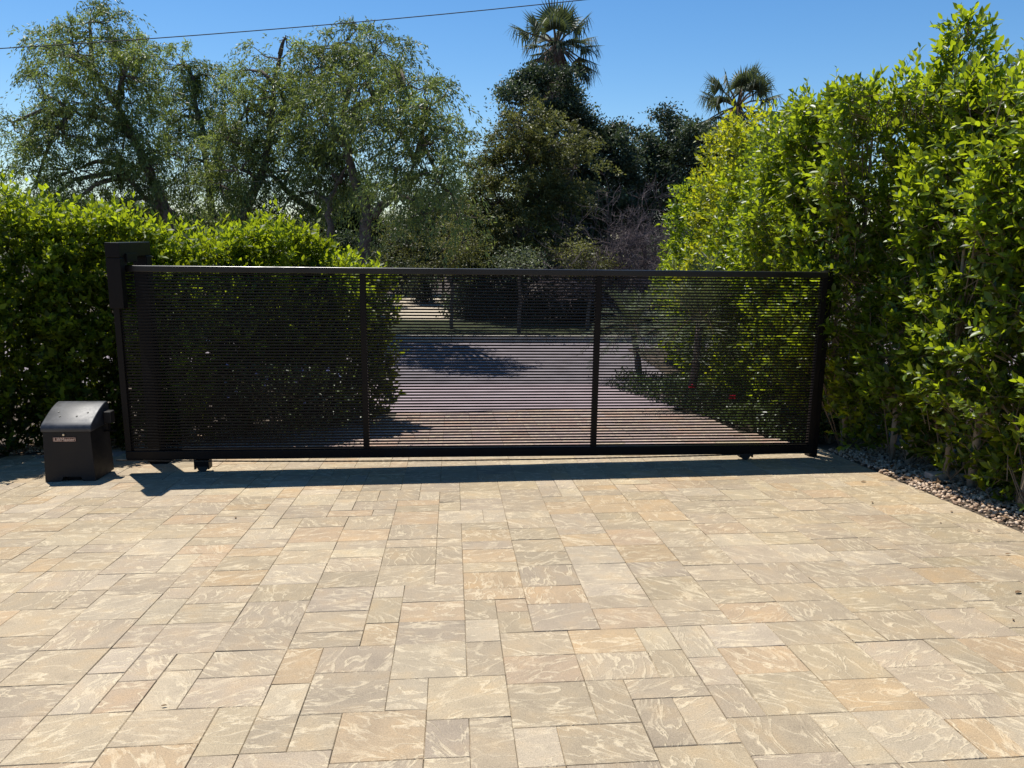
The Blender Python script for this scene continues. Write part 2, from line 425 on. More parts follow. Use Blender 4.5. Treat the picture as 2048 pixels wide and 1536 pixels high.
# gravel
def gravel(name, pts, smin, smax):
    ico_v, ico_f = [], []
    t = (1+5**.5)/2
    iv = nrm(np.array([(-1,t,0),(1,t,0),(-1,-t,0),(1,-t,0),(0,-1,t),(0,1,t),(0,-1,-t),(0,1,-t),(t,0,-1),(t,0,1),(-t,0,-1),(-t,0,1)], float))
    fi = [(0,11,5),(0,5,1),(0,1,7),(0,7,10),(0,10,11),(1,5,9),(5,11,4),(11,10,2),(10,7,6),(7,1,8),(3,9,4),(3,4,2),(3,2,6),(3,6,8),(3,8,9),(4,9,5),(2,4,11),(6,2,10),(8,6,7),(9,8,1)]
    n = len(pts)
    s = rng.uniform(smin, smax, n)
    sc = rng.uniform(.6, 1.2, (n, 3))*s[:, None]; sc[:, 2] *= .75
    jit = 1+rng.uniform(-.22, .22, (n, 12, 1))
    V = iv[None]*jit*sc[:, None, :]
    th = rng.uniform(0, 6.28, n); ct, st = np.cos(th), np.sin(th)
    tl = rng.uniform(-.6, .6, n); c2, s2 = np.cos(tl), np.sin(tl)
    X, Y, Z = V[..., 0].copy(), V[..., 1].copy(), V[..., 2].copy()
    Y, Z = Y*c2[:, None]-Z*s2[:, None], Y*s2[:, None]+Z*c2[:, None]
    V = np.stack([X*ct[:, None]-Y*st[:, None], X*st[:, None]+Y*ct[:, None], Z], -1)+pts[:, None]
    V = V.reshape(-1, 3)
    loops = (np.arange(n)[:, None]*12+np.array(fi).ravel()[None]).ravel()
    me = bpy.data.meshes.new(name)
    me.vertices.add(len(V)); me.vertices.foreach_set('co', V.ravel())
    me.loops.add(len(loops)); me.loops.foreach_set('vertex_index', loops.astype(np.int32))
    me.polygons.add(n*20); me.polygons.foreach_set('loop_start', np.arange(0, n*60, 3).astype(np.int32))
    me.update(calc_edges=True)
    m, nt, N, L, out = mat('mixed_pebbles')
    gi = N('ShaderNodeNewGeometry'); r = ramp(nt, [(0, (.18, .11, .07)), (.2, (.38, .26, .17)), (.6, (.54, .39, .27)), (.85, (.64, .50, .37)), (1, (.34, .26, .2))])
    L(gi.outputs['Random Per Island'], r.inputs[0])
    b = principled(nt, Roughness=.75); L(r.outputs[0], b.inputs['Base Color']); L(b.outputs[0], out.inputs[0])
    me.materials.append(m)
    o = bpy.data.objects.new(name, me); link(o); tag(o, kind='stuff')
    return o


n = 9500
gx = 3.5+rng.uniform(0, 1, n)**.8*1.0; gy = rng.uniform(1.8, 6.75, n)
gravel('gravel', np.stack([gx, gy, gz(gx, gy)+rng.uniform(.0, .022, n)], 1), .008, .019)
n = 1500
gx = rng.uniform(-4.6, -2.5, n); gy = 7.25+rng.uniform(0, .5, n)+(gx+4.6)*.25
gravel('gravel', np.stack([gx, gy, gz(gx, gy)+rng.uniform(.0, .012, n)], 1), .008, .018)

n = 420
lx = np.concatenate([3.5+rng.uniform(0, 1, 300)*.9, rng.uniform(-5, -2.6, 120)]); ly = np.concatenate([rng.uniform(2.5, 6.7, 300), rng.uniform(7.2, 7.7, 120)])
o = leaf_obj('leaf_litter', M['deadleaf'], None, np.stack([lx, ly, gz(lx, ly)+.03+rng.uniform(0, .015, n)], 1), rng.normal(0, 1, (n, 3))*np.array([1, 1, .2]), np.array([0, 0, 1.0])+rng.normal(0, .3, (n, 3)), rng.uniform(.03, .075, n), rng.uniform(.014, .032, n), rng.uniform(0, 1, n), kind=FINE)
tag(o, kind='stuff')

# ------------------------------------------------------------------ sliding gate
GYc = 6.45
gate = thing('sliding_gate', 'long dark bronze sliding gate of thin horizontal bars across the paved driveway', 'gate', (.24, GYc, -.48))
mb = MB(); mb.box((-2.71, 6.42, 1.153), (3.22, 6.48, 1.205)); mb.build('top_rail', M['rail'], gate, .007, 4)
mb = MB(); mb.box((-2.71, 6.42, -.405), (3.22, 6.48, -.328)); mb.build('bottom_rail', M['gate'], gate, .005)
ST = [(-2.71, -2.662), (-.750, -.702), (1.212, 1.260), (3.172, 3.22)]
for a, b in ST:
    mb = MB(); mb.box((a, 6.423, -.328), (b, 6.477, 1.153)); mb.build('stile', M['gate'], gate, .003)
nsl = 59; pitch = (1.153+.328)/nsl
for k in range(3):
    mb = MB()
    for i in range(nsl):
        z = -.328+(i+.5)*pitch
        mb.box((ST[k][1], 6.4435, z-.0062), (ST[k+1][0], 6.4565, z+.0062))
    mb.build('slat_panel', M['gate'], gate)
for x0, x1 in ((-2.158, -2.035), (2.548, 2.668)):
    zg = float(gz((x0+x1)/2, 6.45))
    mb = MB(); mb.box((x0, 6.405, zg+.03), (x0+.012, 6.495, -.405)); mb.box((x1-.012, 6.405, zg+.03), (x1, 6.495, -.405))
    mb.box((x0+.012, 6.405, zg+.055), (x1-.012, 6.412, -.405)); mb.box((x0+.012, 6.488, zg+.055), (x1-.012, 6.495, -.405))
    o = mb.build('roller_bracket', M['black'], gate)
    mb = MB(); mb.cyl(((x0+x1)/2, 6.425, zg+.044), (0, 1, 0), .043, .05, 20); w = mb.build('wheel', M['rubber'], gate)
    w.parent = o

# guide post with its hooked head that holds the gate upright
gp = thing('gate_guide_post', 'dark steel post behind the left gate end with hooked head over its top rail', 'gate post', (-2.6, 6.87, float(gz(-2.6, 6.87))))
zb = float(gz(-2.6, 6.87))
mb = MB(); mb.box((-2.68, 6.81, zb-.03), (-2.565, 6.93, 1.27)); mb.build('post', M['black'], gp, .006)
mb = MB(); mb.box((-2.685, 6.30, 1.27), (-2.575, 6.935, 1.385)); mb.build('head', M['gate'], gp, .005)
mb = MB(); mb.box((-2.685, 6.30, .872), (-2.575, 6.385, 1.2685)); mb.build('front_arm', M['gate'], gp, .005)
for yy in (6.401, 6.502):
    mb = MB(); mb.cyl((-2.62, yy, 1.17), (0, 0, 1), .014, .098, 14); mb.build('guide_roller', M['rubber'], gp)
mb = MB(); mb.box((-2.573, 6.39, 1.23), (-2.558, 6.60, 1.30)); mb.build('roller_plate', M['black'], gp, .002)
mb = MB(); mb.box((-2.70, 6.78, zb-.02), (-2.51, 6.96, zb+.012)); mb.build('base_plate', M['black'], gp, .003)

zr = float(gz(3.29, 6.55))
rp = thing('gate_catch_post', 'black steel catch post at the right gate end against the tall hedge', 'gate post', (3.262, 6.54, zr))
mb = MB(); mb.box((3.225, 6.49, zr-.03), (3.30, 6.59, 1.20)); mb.build('post', M['black'], rp, .005)
mb = MB(); mb.box((3.2215, 6.486, 1.201), (3.304, 6.594, 1.21)); mb.build('post_cap', M['black'], rp, .003)
mb = MB(); mb.box((3.228, 6.43, .2), (3.238, 6.488, .34)); mb.box((3.238, 6.47, .2), (3.28, 6.488, .34)); mb.build('catch', M['black'], rp, .002)

# drive chain
mb = MB(); N_ = 232
for i in range(N_):
    t0 = i/N_; t1 = (i+1)/N_
    f = lambda t: np.array([-2.78+5.9*t, 6.405, -.40-.036*4*t*(1-t)+.012*t])
    a, b = f(t0), f(t1); hw = .006 if i % 2 else .0035; hh = .0045
    m_ = (a+b)/2; d = (b-a)/2*1.15
    mb.box((m_[0]-abs(d[0]), m_[1]-hw, m_[2]-hh), (m_[0]+abs(d[0]), m_[1]+hw, m_[2]+hh))
tag(mb.build('drive_chain', M['steel']), 'thin oily steel drive chain strung low along the gate bottom rail', 'chain')

# gate operator
zo = float(gz(-3.05, 6.25))
op = thing('gate_opener', 'squat black gate motor cabinet with sloping lid beside the left gate end', 'gate opener', (-3.05, 6.25, zo))
X0, X1, Y0, Y1 = -3.235, -2.872, 6.195, 6.405
Y1 = 6.53


def prism(mb, prof, x0, x1):                  # profile in (y,z) swept along x
    k = len(prof)
    vs = [(x0, y, z) for y, z in prof]+[(x1, y, z) for y, z in prof]
    fs = [tuple(range(k)), tuple(range(2*k-1, k-1, -1))]+[(i, i+k, (i+1) % k+k, (i+1) % k) for i in range(k)]
    mb.add(vs, fs)


mb = MB()                                     # steel cover with a cable slot cut low in its front
zt = -.09
mb.add([(X0-.012, Y0-.012, zo+.004), (X0+.11, Y0-.012, zo+.004), (X0+.13, Y0-.01, zo+.045), (X1-.10, Y0-.01, zo+.045), (X1-.08, Y0-.012, zo+.004), (X1+.012, Y0-.012, zo+.004),
        (X1, Y0, zt), (X0, Y0, zt)], [(0,1,2,7), (2,3,6,7), (3,4,5,6)])
mb.add([(X1+.012, Y0-.012, zo+.004), (X1+.012, Y1, zo+.0), (X1, Y1, zt), (X1, Y0, zt)], [(0,1,2,3)])
mb.add([(X0-.012, Y1, zo), (X0-.012, Y0-.012, zo+.004), (X0, Y0, zt), (X0, Y1, zt)], [(0,1,2,3)])
mb.add([(X1+.012, Y1, zo), (X0-.012, Y1, zo), (X0, Y1, zt), (X1, Y1, zt)], [(0,1,2,3)])
cv = mb.build('cover', M['body'], op)
sd = cv.modifiers.new('solid', 'SOLIDIFY'); sd.thickness = .004; sd.offset = -1
mb = MB(); mb.box((X0+.13, Y0+.03, zo+.006), (X1-.12, Y0+.06, zo+.036)); mb.build('base_plate', M['black'], op, .003)
mb = MB()                                     # moulded lid
prof = [(Y0-.010, -.100), (Y0-.013, -.075), (Y0-.008, -.055), (Y0+.006, -.040), (Y0+.03, -.026)]
for i in range(1, 9):
    t = i/8; prof.append((Y0+.03+(Y1-.03-Y0-.03)*t, -.026+.110*(1-(1-t)**1.5)))
prof += [(Y1-.012, .080), (Y1+.004, .064), (Y1+.008, .04), (Y1+.006, -.100)]
prism(mb, prof, X0-.012, X1+.012)
lid = mb.build('lid', M['plastic'], op, .009, 3)
lid.data.polygons.foreach_set('use_smooth', [True]*len(lid.data.polygons))
for dx, dy in ((.10, .09), (.23, .09), (.07, .14), (.30, .13)):
    y = Y0+dy; t = (y-Y0-.03)/(Y1-.03-Y0-.03); z = -.026+.110*(1-(1-t)**1.5)
    mb = MB(); mb.cyl((X0+dx, y, z-.004), (0, -.35, .94), .008, .0065, 12); sc_ = mb.build('screw', M['rubber'], op); sc_.parent = lid
yf = Y0-.003
mb = MB(); mb.cyl((-3.075, Y0-.010, -.122), (0, 1, 0), .0085, .014, 16); mb.build('lock', M['brass'], op, .001)
# badge on the front
bx0, bx1, bz0, bz1 = -3.160, -2.984, -.178, -.142
yb = Y0-.006
mb = MB(); mb.box((bx0, yb, bz0), (bx1, yb+.008, bz1)); badge = mb.build('badge', M['red'], op, .001)
mb = MB(); yc = yb-.0012
for a, b in (((bx0+.003, bz0+.003), (bx1-.003, bz0+.0052)), ((bx0+.003, bz1-.0052), (bx1-.003, bz1-.003)),
             ((bx0+.003, bz0+.0065), (bx0+.0065, bz1-.0065)), ((bx1-.0065, bz0+.0065), (bx1-.003, bz1-.0065))):
    mb.box((a[0], yc, a[1]), (b[0], yb-.0002, b[1]))
br = mb.build('border', M['cream'], op); br.parent = badge
cu = bpy.data.curves.new('lettering', 'FONT'); cu.body = 'LiftMaster'; cu.size = .0275; cu.extrude = .0006; cu.align_x = 'CENTER'; cu.align_y = 'CENTER'; cu.offset = .0006
tmp = bpy.data.objects.new('lettering', cu); COL.objects.link(tmp); bpy.context.view_layer.update()
tm = bpy.data.meshes.new_from_object(tmp.evaluated_get(bpy.context.evaluated_depsgraph_get()))
bpy.data.objects.remove(tmp)
co = np.empty(len(tm.vertices)*3); tm.vertices.foreach_get('co', co); co = co.reshape(-1, 3)
w_ = co[:, 0].max()-co[:, 0].min(); s_ = .156/w_; h0 = (co[:, 1].max()+co[:, 1].min())/2
off = np.array(op.location)
P = np.stack([(bx0+bx1)/2+co[:, 0]*s_, yb-.0013-co[:, 2], (bz0+bz1)/2+(co[:, 1]-h0)*s_*1.1], 1)-off
tm.vertices.foreach_set('co', P.ravel()); tm.update(); tm.materials.clear(); tm.materials.append(M['cream'])
lt = bpy.data.objects.new('lettering', tm); link(lt, badge)
# limit switch box on the side
mb = MB(); mb.box((X1+.014, 6.41, -.085), (X1+.075, 6.49, .012)); mb.build('switch_box', M['body'], op, .006)
mb = MB(); mb.box((X1+.0, 6.43, -.16), (X1+.095, 6.46, -.15)); mb.box((X1+.035, 6.435, -.15), (X1+.05, 6.455, -.086)); mb.build('switch_arm', M['black'], op, .001)

# ------------------------------------------------------------------ vegetation
SHOOT_T = None


def shoots(B, D, Ls, nl, leafL, leafW, tone0, spread=1.0):
    """leaf positions along shoots; returns P,D,N,L,W,tone"""
    n = len(B)
    k = np.arange(nl)
    t = (k+.6)/nl
    jit = rng.uniform(-.04, .04, (n, nl))
    tt = np.clip(t[None]+jit, .04, 1)
    P = B[:, None]+D[:, None]*(tt*Ls[:, None])[..., None]
    P[..., 2] -= (tt**2)*Ls[:, None]*.12
    ref = rnd_unit(n); a = nrm(np.cross(D, ref)); b = np.cross(D, a)
    ph = k[None]*2.39996+rng.uniform(0, 6.28, (n, 1))
    rad = a[:, None]*np.cos(ph)[..., None]+b[:, None]*np.sin(ph)[..., None]
    ang = (1.15-.7*tt)*spread+rng.normal(0, .22, (n, nl))
    d = D[:, None]*np.cos(ang)[..., None]+rad*np.sin(ang)[..., None]
    nn = D[:, None]*np.sin(ang)[..., None]-rad*np.cos(ang)[..., None]
    nn = nn+rng.normal(0, .3, nn.shape)+np.array([0, 0, .25])
    sz = rng.uniform(.55, 1.15, (n, nl))*(1-.45*np.clip(tt-.75, 0, 1)*4*.5)
    tone = np.clip(tone0[:, None]+.28*(tt-.5)+rng.normal(0, .22, (n, nl)), 0, 1)
    f = lambda z: z.reshape(-1, z.shape[-1])
    return f(P), f(d), f(nn), (sz*leafL).ravel(), (sz*leafW*rng.uniform(.85, 1.15, (n, nl))).ravel(), tone.ravel()


def fbm(p, s, seed=0.0):
    return np.array([mnoise.noise(Vector((q[0]*s+seed, q[1]*s+seed*1.7, q[2]*s-seed))) for q in p])


def hedge_plant(label, c, along, length, depth, h, m, n=700, nl=9, leafL=.085, leafW=.037, kind=FINE, low=.12, peak=0.0,
                group=None, stems=2, lean=0.0, twigs=True, seed=0.0, tonebase=.45, toppy=70, hik=.25, cat='hedge plant', front=-1, pts_extra=None, frontn=.50):
    """one clipped hedge plant; the hedge runs along `along`, its clipped face looks to side `front`"""
    al = nrm(np.array([*along, 0.0])); nv = np.array([-al[1], al[0], 0.0])   # left of the run
    c = np.array([c[0], c[1], float(gz(c[0], c[1]))])
    t = thing('hedge_plant', label, cat, c, group)
    nf = int(n*frontn); nb = int(n*.12); ni = n-nf-nb
    u = rng.uniform(-.56, .56, n)*length
    topz = lambda uu: h-(.10+.35*np.abs(uu/length)**2)*1.0*0.5+peak*np.exp(-(uu/(.22*length))**2)
    z = c[2]+low+(topz(u)-c[2]-low)*rng.uniform(0, 1, n)**.92
    e = np.concatenate([np.full(nf, .5)*1.0, np.full(nb, -.5), rng.uniform(-.5, .45, ni)])*front
    e = e*depth
    p = c[None]+al[None]*u[:, None]+nv[None]*e[:, None]; p[:, 2] = z
    lump = 1.15*fbm(p*np.array([1, 1, .38]), 3.1, seed)+.5*fbm(p, 5.0, seed+9)
    bulge = np.where(np.abs(e) > .45*depth, lump*.30+rng.normal(0, .05, n)-.16, 0)
    belly = (.15 if lean >= 0 else .10)*np.sin(np.clip((z-c[2])/max(h-c[2], .1), 0, 1)*3.14)
    hi_ = np.clip((z-c[2])/max(h-c[2], .1), 0, 1)
    setback = np.where(np.abs(e) > .45*depth, .20*np.clip(1-hi_/.26, 0, 1), 0) if stems == 2 else 0
    p += nv[None]*(np.sign(e)*(bulge+belly-setback+lean*hi_))[:, None]
    keep = (lump > (-.40 if stems == 2 and c[1] < 6.6 else -.6)) | (np.abs(e) < .45*depth)
    if stems == 2:
        for sI in range(2):
            us_ = (sI-.5)*.28*length
            keep &= ~((np.abs(u-us_) < .08) & (z < c[2]+.6) & (e*front > .2*depth) & (rng.random(n) < .85))
    p, u, z, e, lump = p[keep], u[keep], z[keep], e[keep], lump[keep]
    out = nv[None]*np.sign(e)[:, None]*np.where(np.abs(e) > .45*depth, 1.0, .3)[:, None]
    D = nrm(out*.75+np.array([0, 0, .55])+al[None]*rng.normal(0, .45, (len(p), 1))+rng.normal(0, .33, (len(p), 3)))
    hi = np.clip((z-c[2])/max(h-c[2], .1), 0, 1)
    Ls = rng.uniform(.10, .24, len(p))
    tone = tonebase+.34*lump+hik*(hi-.55)+rng.normal(0, .08, len(p))  # hollows get darker leaves, painting the shade of gaps between columns
    # upright new growth on top
    ut = rng.uniform(-.55, .55, toppy)*length; et = rng.uniform(-.5, .5, toppy)*depth
    zt = topz(ut)+rng.uniform(-.18, .06, toppy)+.10*fbm(np.stack([ut+c[0]+c[1], et*0, et*0], 1), 3.0, seed)-.15*np.abs(et/depth)
    pt = c[None]+al[None]*ut[:, None]+nv[None]*et[:, None]; pt[:, 2] = zt
    Dt = nrm(np.array([0, 0, 1.0])+rng.normal(0, .32, (toppy, 3)))
    Lt = np.where(rng.random(toppy) < .35, rng.uniform(.28, .46, toppy), rng.uniform(.14, .30, toppy))
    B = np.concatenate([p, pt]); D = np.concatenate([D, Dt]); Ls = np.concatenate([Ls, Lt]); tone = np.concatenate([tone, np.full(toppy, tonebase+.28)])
    if pts_extra is not None:
        B = np.concatenate([B, pts_extra[0]]); D = np.concatenate([D, pts_extra[1]]); Ls = np.concatenate([Ls, pts_extra[2]]); tone = np.concatenate([tone, np.full(len(pts_extra[0]), tonebase+.25)])
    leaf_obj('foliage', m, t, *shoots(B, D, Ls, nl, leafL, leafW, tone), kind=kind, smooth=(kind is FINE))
    tw = MB()
    if twigs:
        for i in range(len(B)):
            q0 = B[i]-D[i]*.12; q1 = B[i]+D[i]*Ls[i]*.55; q2 = B[i]+D[i]*Ls[i]; q2 = q2-np.array([0, 0, Ls[i]*.12])
            tw.tube([q0, q1, q2], [.0035, .0025, .001], 3, False)
    # scaffold limbs
    stemb = []
    for sI in range(stems):
        us = (sI-(stems-1)/2)*.28*length+rng.normal(0, .04)
        b0 = c+al*us+nv*(rng.normal(0, .03)+(front*.30*depth if stems == 2 else 0)); b0[2] = float(gz(b0[0], b0[1]))-.03
        ln = rng.normal(0, .05, 2)
        hh = (h-c[2])*rng.uniform(.75, .9)
        pts = [b0+np.array([ln[0]*q+.015*math.sin(q*5+sI), ln[1]*q+.015*math.cos(q*4), hh*q]) for q in np.linspace(0, 1, 7)]
        stemb.append(pts)
        mb = MB(); mb.tube(pts, list(np.linspace(.026, .008, 7)*rng.uniform(.85, 1.25)), 8); mb.build('trunk', M['palebark'], t, smooth=True)
    if len(p):
        for i in rng.choice(len(p), min(60, len(p)), replace=False):
            pts = stemb[int(rng.integers(len(stemb)))]
            hz = np.clip((p[i][2]-c[2])/(h-c[2])-.15, .05, .95)*6
            s0 = pts[int(hz)]
            midp = (s0+p[i])/2+np.array([0, 0, -.03])
            tw.tube([s0, midp, p[i]], [.007, .005, .003], 4, False)
    tw.build('branches', M['twig'], t)
    return t


R_ = [  # (Y, height top, n shoots, x centre offset, material, label)
    (3.75, 2.45, 420, 0, LEAF_HEDGE, 'nearest hedge plant of the tall right row, partly cut by the right frame edge', 0, QUAD),
    (4.55, 2.55, 760, 0, LEAF_HEDGE, 'leafy right row hedge plant rooted in gravel, second from the camera', 0, FINE),
    (5.35, 2.62, 980, 0, LEAF_HEDGE, 'tall right hedge plant with the lowest leafy branches hanging over pinkish gravel', 0, FINE),
    (6.15, 2.72, 980, 0, LEAF_HEDGE, 'tallest hedge plant, its lone peak of shoots rising highest at the upper right', .62, FINE),
    (7.0, 2.80, 1150, 0, LEAF_HEDGE, 'dark lower right hedge plant growing just beside the gate catch post', 0, FINE),
    (7.85, 2.74, 750, 0, LEAF_HEDGE, 'right hedge plant seen just past the catch post with a level top', 0, FINE),
    (8.7, 2.88, 750, 0, LEAF_HEDGE, 'right hedge plant beyond the gate crowned by several upright shoots', .12, FINE),
    (9.7, 2.62, 680, 0, LEAF_HEDGE, 'right hedge plant in the dip between upright shoots and the yellow one', 0, QUAD),
    (10.8, 2.95, 760, 0, LEAF_HEDGE_Y, 'brightest yellow green hedge plant with a cone shaped top on the right', .16, QUAD),
    (12.1, 2.35, 760, .10, LEAF_HEDGE, 'mid green right hedge plant stepping down beyond the yellow green one', 0, QUAD),
    (13.3, 1.40, 620, .18, LEAF_HEDGE, 'lowest and farthest hedge plant at the street end of the right row', 0, QUAD),
]
for i, (y, h, n, dx, m, lb, pk, kd) in enumerate(R_):
    ex = None
    if pk > .3:   # the lone tall shoot cluster
        q = 75
        zz = rng.uniform(2.45, 3.18, q); rr = np.interp(zz, [2.4, 3.2], [.34, .06])
        th = rng.uniform(0, 6.28, q)
        P = np.stack([4.08+rr*np.cos(th)*rng.uniform(.3, 1, q), 6.25+rr*np.sin(th)*rng.uniform(.3, 1, q), zz], 1)
        ex = (P, nrm(np.array([0, 0, .9])+np.stack([np.cos(th), np.sin(th), 0*th], 1)*.5+rng.normal(0, .25, (q, 3))), rng.uniform(.12, .25, q)); pk = .12
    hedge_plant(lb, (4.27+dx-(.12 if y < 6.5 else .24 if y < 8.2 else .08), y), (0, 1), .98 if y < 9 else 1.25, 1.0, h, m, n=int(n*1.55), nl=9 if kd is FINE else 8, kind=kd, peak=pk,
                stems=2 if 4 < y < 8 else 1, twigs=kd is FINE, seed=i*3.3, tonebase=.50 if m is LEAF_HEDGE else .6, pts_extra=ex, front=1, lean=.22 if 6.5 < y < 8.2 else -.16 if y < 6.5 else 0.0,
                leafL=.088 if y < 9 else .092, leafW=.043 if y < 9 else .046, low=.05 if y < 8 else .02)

L_ = [  # x, y, top, label
    (-5.85, 6.95, 1.76, 'tallest left hedge plant at the left frame edge with bright top shoots'),
    (-5.05, 7.25, 1.58, 'left hedge plant standing behind the motor cabinet, farther left of two'),
    (-4.25, 7.55, 1.66, 'left hedge plant with a rounded bright top directly above the motor cabinet'),
    (-3.45, 7.95, 1.55, 'shaded left hedge plant right behind the gate guide post'),
    (-2.70, 8.35, 1.34, 'left hedge plant behind the first gate panel sloping down to the right'),
    (-1.98, 8.78, 1.44, 'bushy left hedge plant behind the gate with a raised clump and blue blooms'),
    (-1.40, 9.08, 1.10, 'rounded end plant of the left hedge beside the driveway opening'),
]
for i, (x, y, h, lb) in enumerate(L_):
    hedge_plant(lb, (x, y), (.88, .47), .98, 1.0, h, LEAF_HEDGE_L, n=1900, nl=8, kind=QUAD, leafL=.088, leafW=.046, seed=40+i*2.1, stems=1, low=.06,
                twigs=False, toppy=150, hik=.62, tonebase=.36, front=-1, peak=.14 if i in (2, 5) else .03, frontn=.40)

# --- trees across the street
def tree(name, label, cat, Y, blobs, trunks, m, style='droop', leafL=.092, leafW=.025, dens=900, droop=1.05, trunk_r=.16, barkm=None, depthk=.8, group=None, clump_n=26, seed=0, base=None, branch=True, tonec=.45):
    root = at(*trunks[0][0], Y); gx_, gy_ = root[0], Y
    z0 = float(gz(gx_, gy_))
    t = thing(name, label, cat, (gx_, gy_, z0), group)
    tb = MB(); TP = []
    for ti, tr in enumerate(trunks):
        pts = [at(p[0], p[1], Y+(p[2] if len(p) > 2 else 0)) for p in tr]
        if ti == 0 or (base and ti in base):
            b = pts[0].copy(); b[2] = z0-.1; pts = [b]+pts
        # smooth
        ks = np.linspace(0, len(pts)-1, 4*len(pts))
        A = np.array(pts); P = np.stack([np.interp(ks, np.arange(len(pts)), A[:, j]) for j in range(3)], 1)
        for _ in range(2): P[1:-1] = (P[:-2]+2*P[1:-1]+P[2:])/4
        P[1:-1] += rng.normal(0, .02, P[1:-1].shape)
        r0 = trunk_r*(1 if ti == 0 else .6)
        tb.tube(list(P), list(np.linspace(r0, r0*.25, len(P))), 8)
        TP += list(P[len(P)//3:])
    TP = np.array(TP)
    PP, DD, NN, LL, WW, TT = [], [], [], [], [], []
    bb = tb
    for bl in blobs:
        px, py, rx, ry = bl[:4]; dk = bl[4] if len(bl) > 4 else 1.0; dy = bl[5] if len(bl) > 5 else rng.normal(0, .35)
        Yb = Y+dy
        c = at(px, py, Yb); R = np.array([rx/F*Yb, max(.35, min(rx, ry*1.3)/F*Yb*depthk), ry/F*Yb])
        area = math.pi*R[0]*R[2]
        nl = int(area*dens*dk*(2.9 if style == 'droop' and leafL > .085 else 2.0))
        nc = max(5, int(nl/(clump_n*9)))
        q = rnd_unit(nc)*(rng.uniform(.12, 1, (nc, 1))**.45)
        cp = c+q*R
        # limb to blob
        if branch:
            j = np.argmin(np.linalg.norm((TP-c)*np.array([1, 1, 1.0])+np.array([0, 0, .25*R[2]]), axis=1)); s0 = TP[j]
            mid = (s0+c)/2+np.array([0, 0, .12*np.linalg.norm(c-s0)])
            tb.tube([s0, mid, c], [trunk_r*.38, trunk_r*.26, trunk_r*.14], 6)
            for i in range(nc):
                if rng.random() < .75:
                    md = (c+cp[i])/2+rng.normal(0, .06, 3)
                    bb.tube([c+q[i]*R*.1, md, cp[i]], [trunk_r*.11, trunk_r*.07, .007], 4, False)
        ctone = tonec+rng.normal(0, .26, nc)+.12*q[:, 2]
        ns = 6
        per = max(3, nl//(nc*ns))
        B = np.repeat(cp, ns, 0)
        if style == 'droop':
            d = nrm(rng.normal(0, 1, (nc*ns, 3))*np.array([1, 1, .45])+np.repeat(q, ns, 0)*.7+np.array([0, 0, .15]))
            Ls = rng.uniform(.35, .85, nc*ns)
            tt = rng.uniform(.05, 1, (nc*ns, per))
            P = B[:, None]+d[:, None]*(tt*Ls[:, None])[..., None]
            P[..., 2] -= droop*Ls[:, None]*tt**2*rng.uniform(.5, 1.3, (nc*ns, 1))
            P += rng.normal(0, .035, P.shape)
            D = d[:, None]*.7+np.array([0, 0, -1.0])*(droop*1.3*tt)[..., None]+rng.normal(0, .55, P.shape)
            N = np.array([0, 0, .6])+rng.normal(0, .8, P.shape)
        else:
            P = B[:, None]+rng.normal(0, 1, (nc*ns, per, 3))*np.array([.17, .17, .13])
            D = rng.normal(0, 1, P.shape)+(P-c)*.5
            N = np.array([0, 0, .8])+rng.normal(0, .7, P.shape)
        nn = nc*ns*per
        PP.append(P.reshape(-1, 3)); DD.append(D.reshape(-1, 3)); NN.append(N.reshape(-1, 3))
        sz = rng.uniform(.65, 1.2, nn); LL.append(sz*leafL); WW.append(sz*leafW)
        TT.append(np.repeat(np.repeat(ctone, ns), per)+rng.normal(0, .15, nn))
    leaf_obj('crown', m, t, np.concatenate(PP), np.concatenate(DD), np.concatenate(NN), np.concatenate(LL), np.concatenate(WW), np.concatenate(TT))
    tb.build('trunk', barkm or M['bark'], t, smooth=True)
    return t


tree('pepper_tree', 'tall airy grey green tree at far left leaning left with reddish tips', 'tree', 18.5,
     [(215,75,80,50),(150,110,75,60),(95,110,50,45,.8),(250,150,60,70),(90,190,60,60,.8),(190,210,90,60),(60,265,50,50,.7),(125,270,90,60),(250,270,70,60),
      (150,340,100,60),(240,360,70,50),(25,245,25,50,.5),(70,370,50,40,.6),(290,120,30,60,.6),(180,45,60,35,.7),(130,420,80,40),(230,430,80,45),(300,330,50,70),(60,430,40,40,.6),(310,430,50,40)],
     [[(368,560),(345,450),(300,350),(265,270),(230,205),(185,140)],[(262,265),(205,235),(140,225)],[(345,430),(280,390),(240,330)],[(235,210),(250,130)],[(100,350),(60,330),(30,300)]][:4],
     LEAF_PEPPER, dens=820, trunk_r=.17)
tree('pepper_tree', 'narrow bushy green tree standing between the leaning far left tree and wide ones', 'tree', 20.5,
     [(365,130,50,45),(415,150,50,50),(385,215,65,55),(430,270,70,60),(370,320,70,60),(420,380,80,50),(340,250,40,50,.7),(450,200,30,50,.6),(370,430,70,45),(440,440,60,40),(400,470,60,30,.8)],
     [[(425,560),(425,450),(415,330),(395,220),(380,140)],[(420,340),(450,260)]], LEAF_PEPPER, dens=850, trunk_r=.14, seed=2)
tree('pepper_tree', 'ragged topped street tree with twiggy reddish shoots left of the biggest crown', 'tree', 18.0,
     [(560,120,55,40,.6),(500,140,40,45,.8),(560,190,80,55),(490,220,60,60),(610,220,60,60),(540,280,90,50),(450,280,55,40),(480,340,70,40),(580,340,80,40,.9),(440,370,50,40,.8),(570,75,40,30,.25),(500,420,60,45,.9),(570,410,60,35,.7),(450,440,40,35,.8)],
     [[(470,560),(478,450),(520,370),(535,300),(545,200),(560,110)],[(640,425),(585,395),(545,350),(530,320)],[(540,250),(600,200)]], LEAF_PEPPER, dens=850, trunk_r=.16)
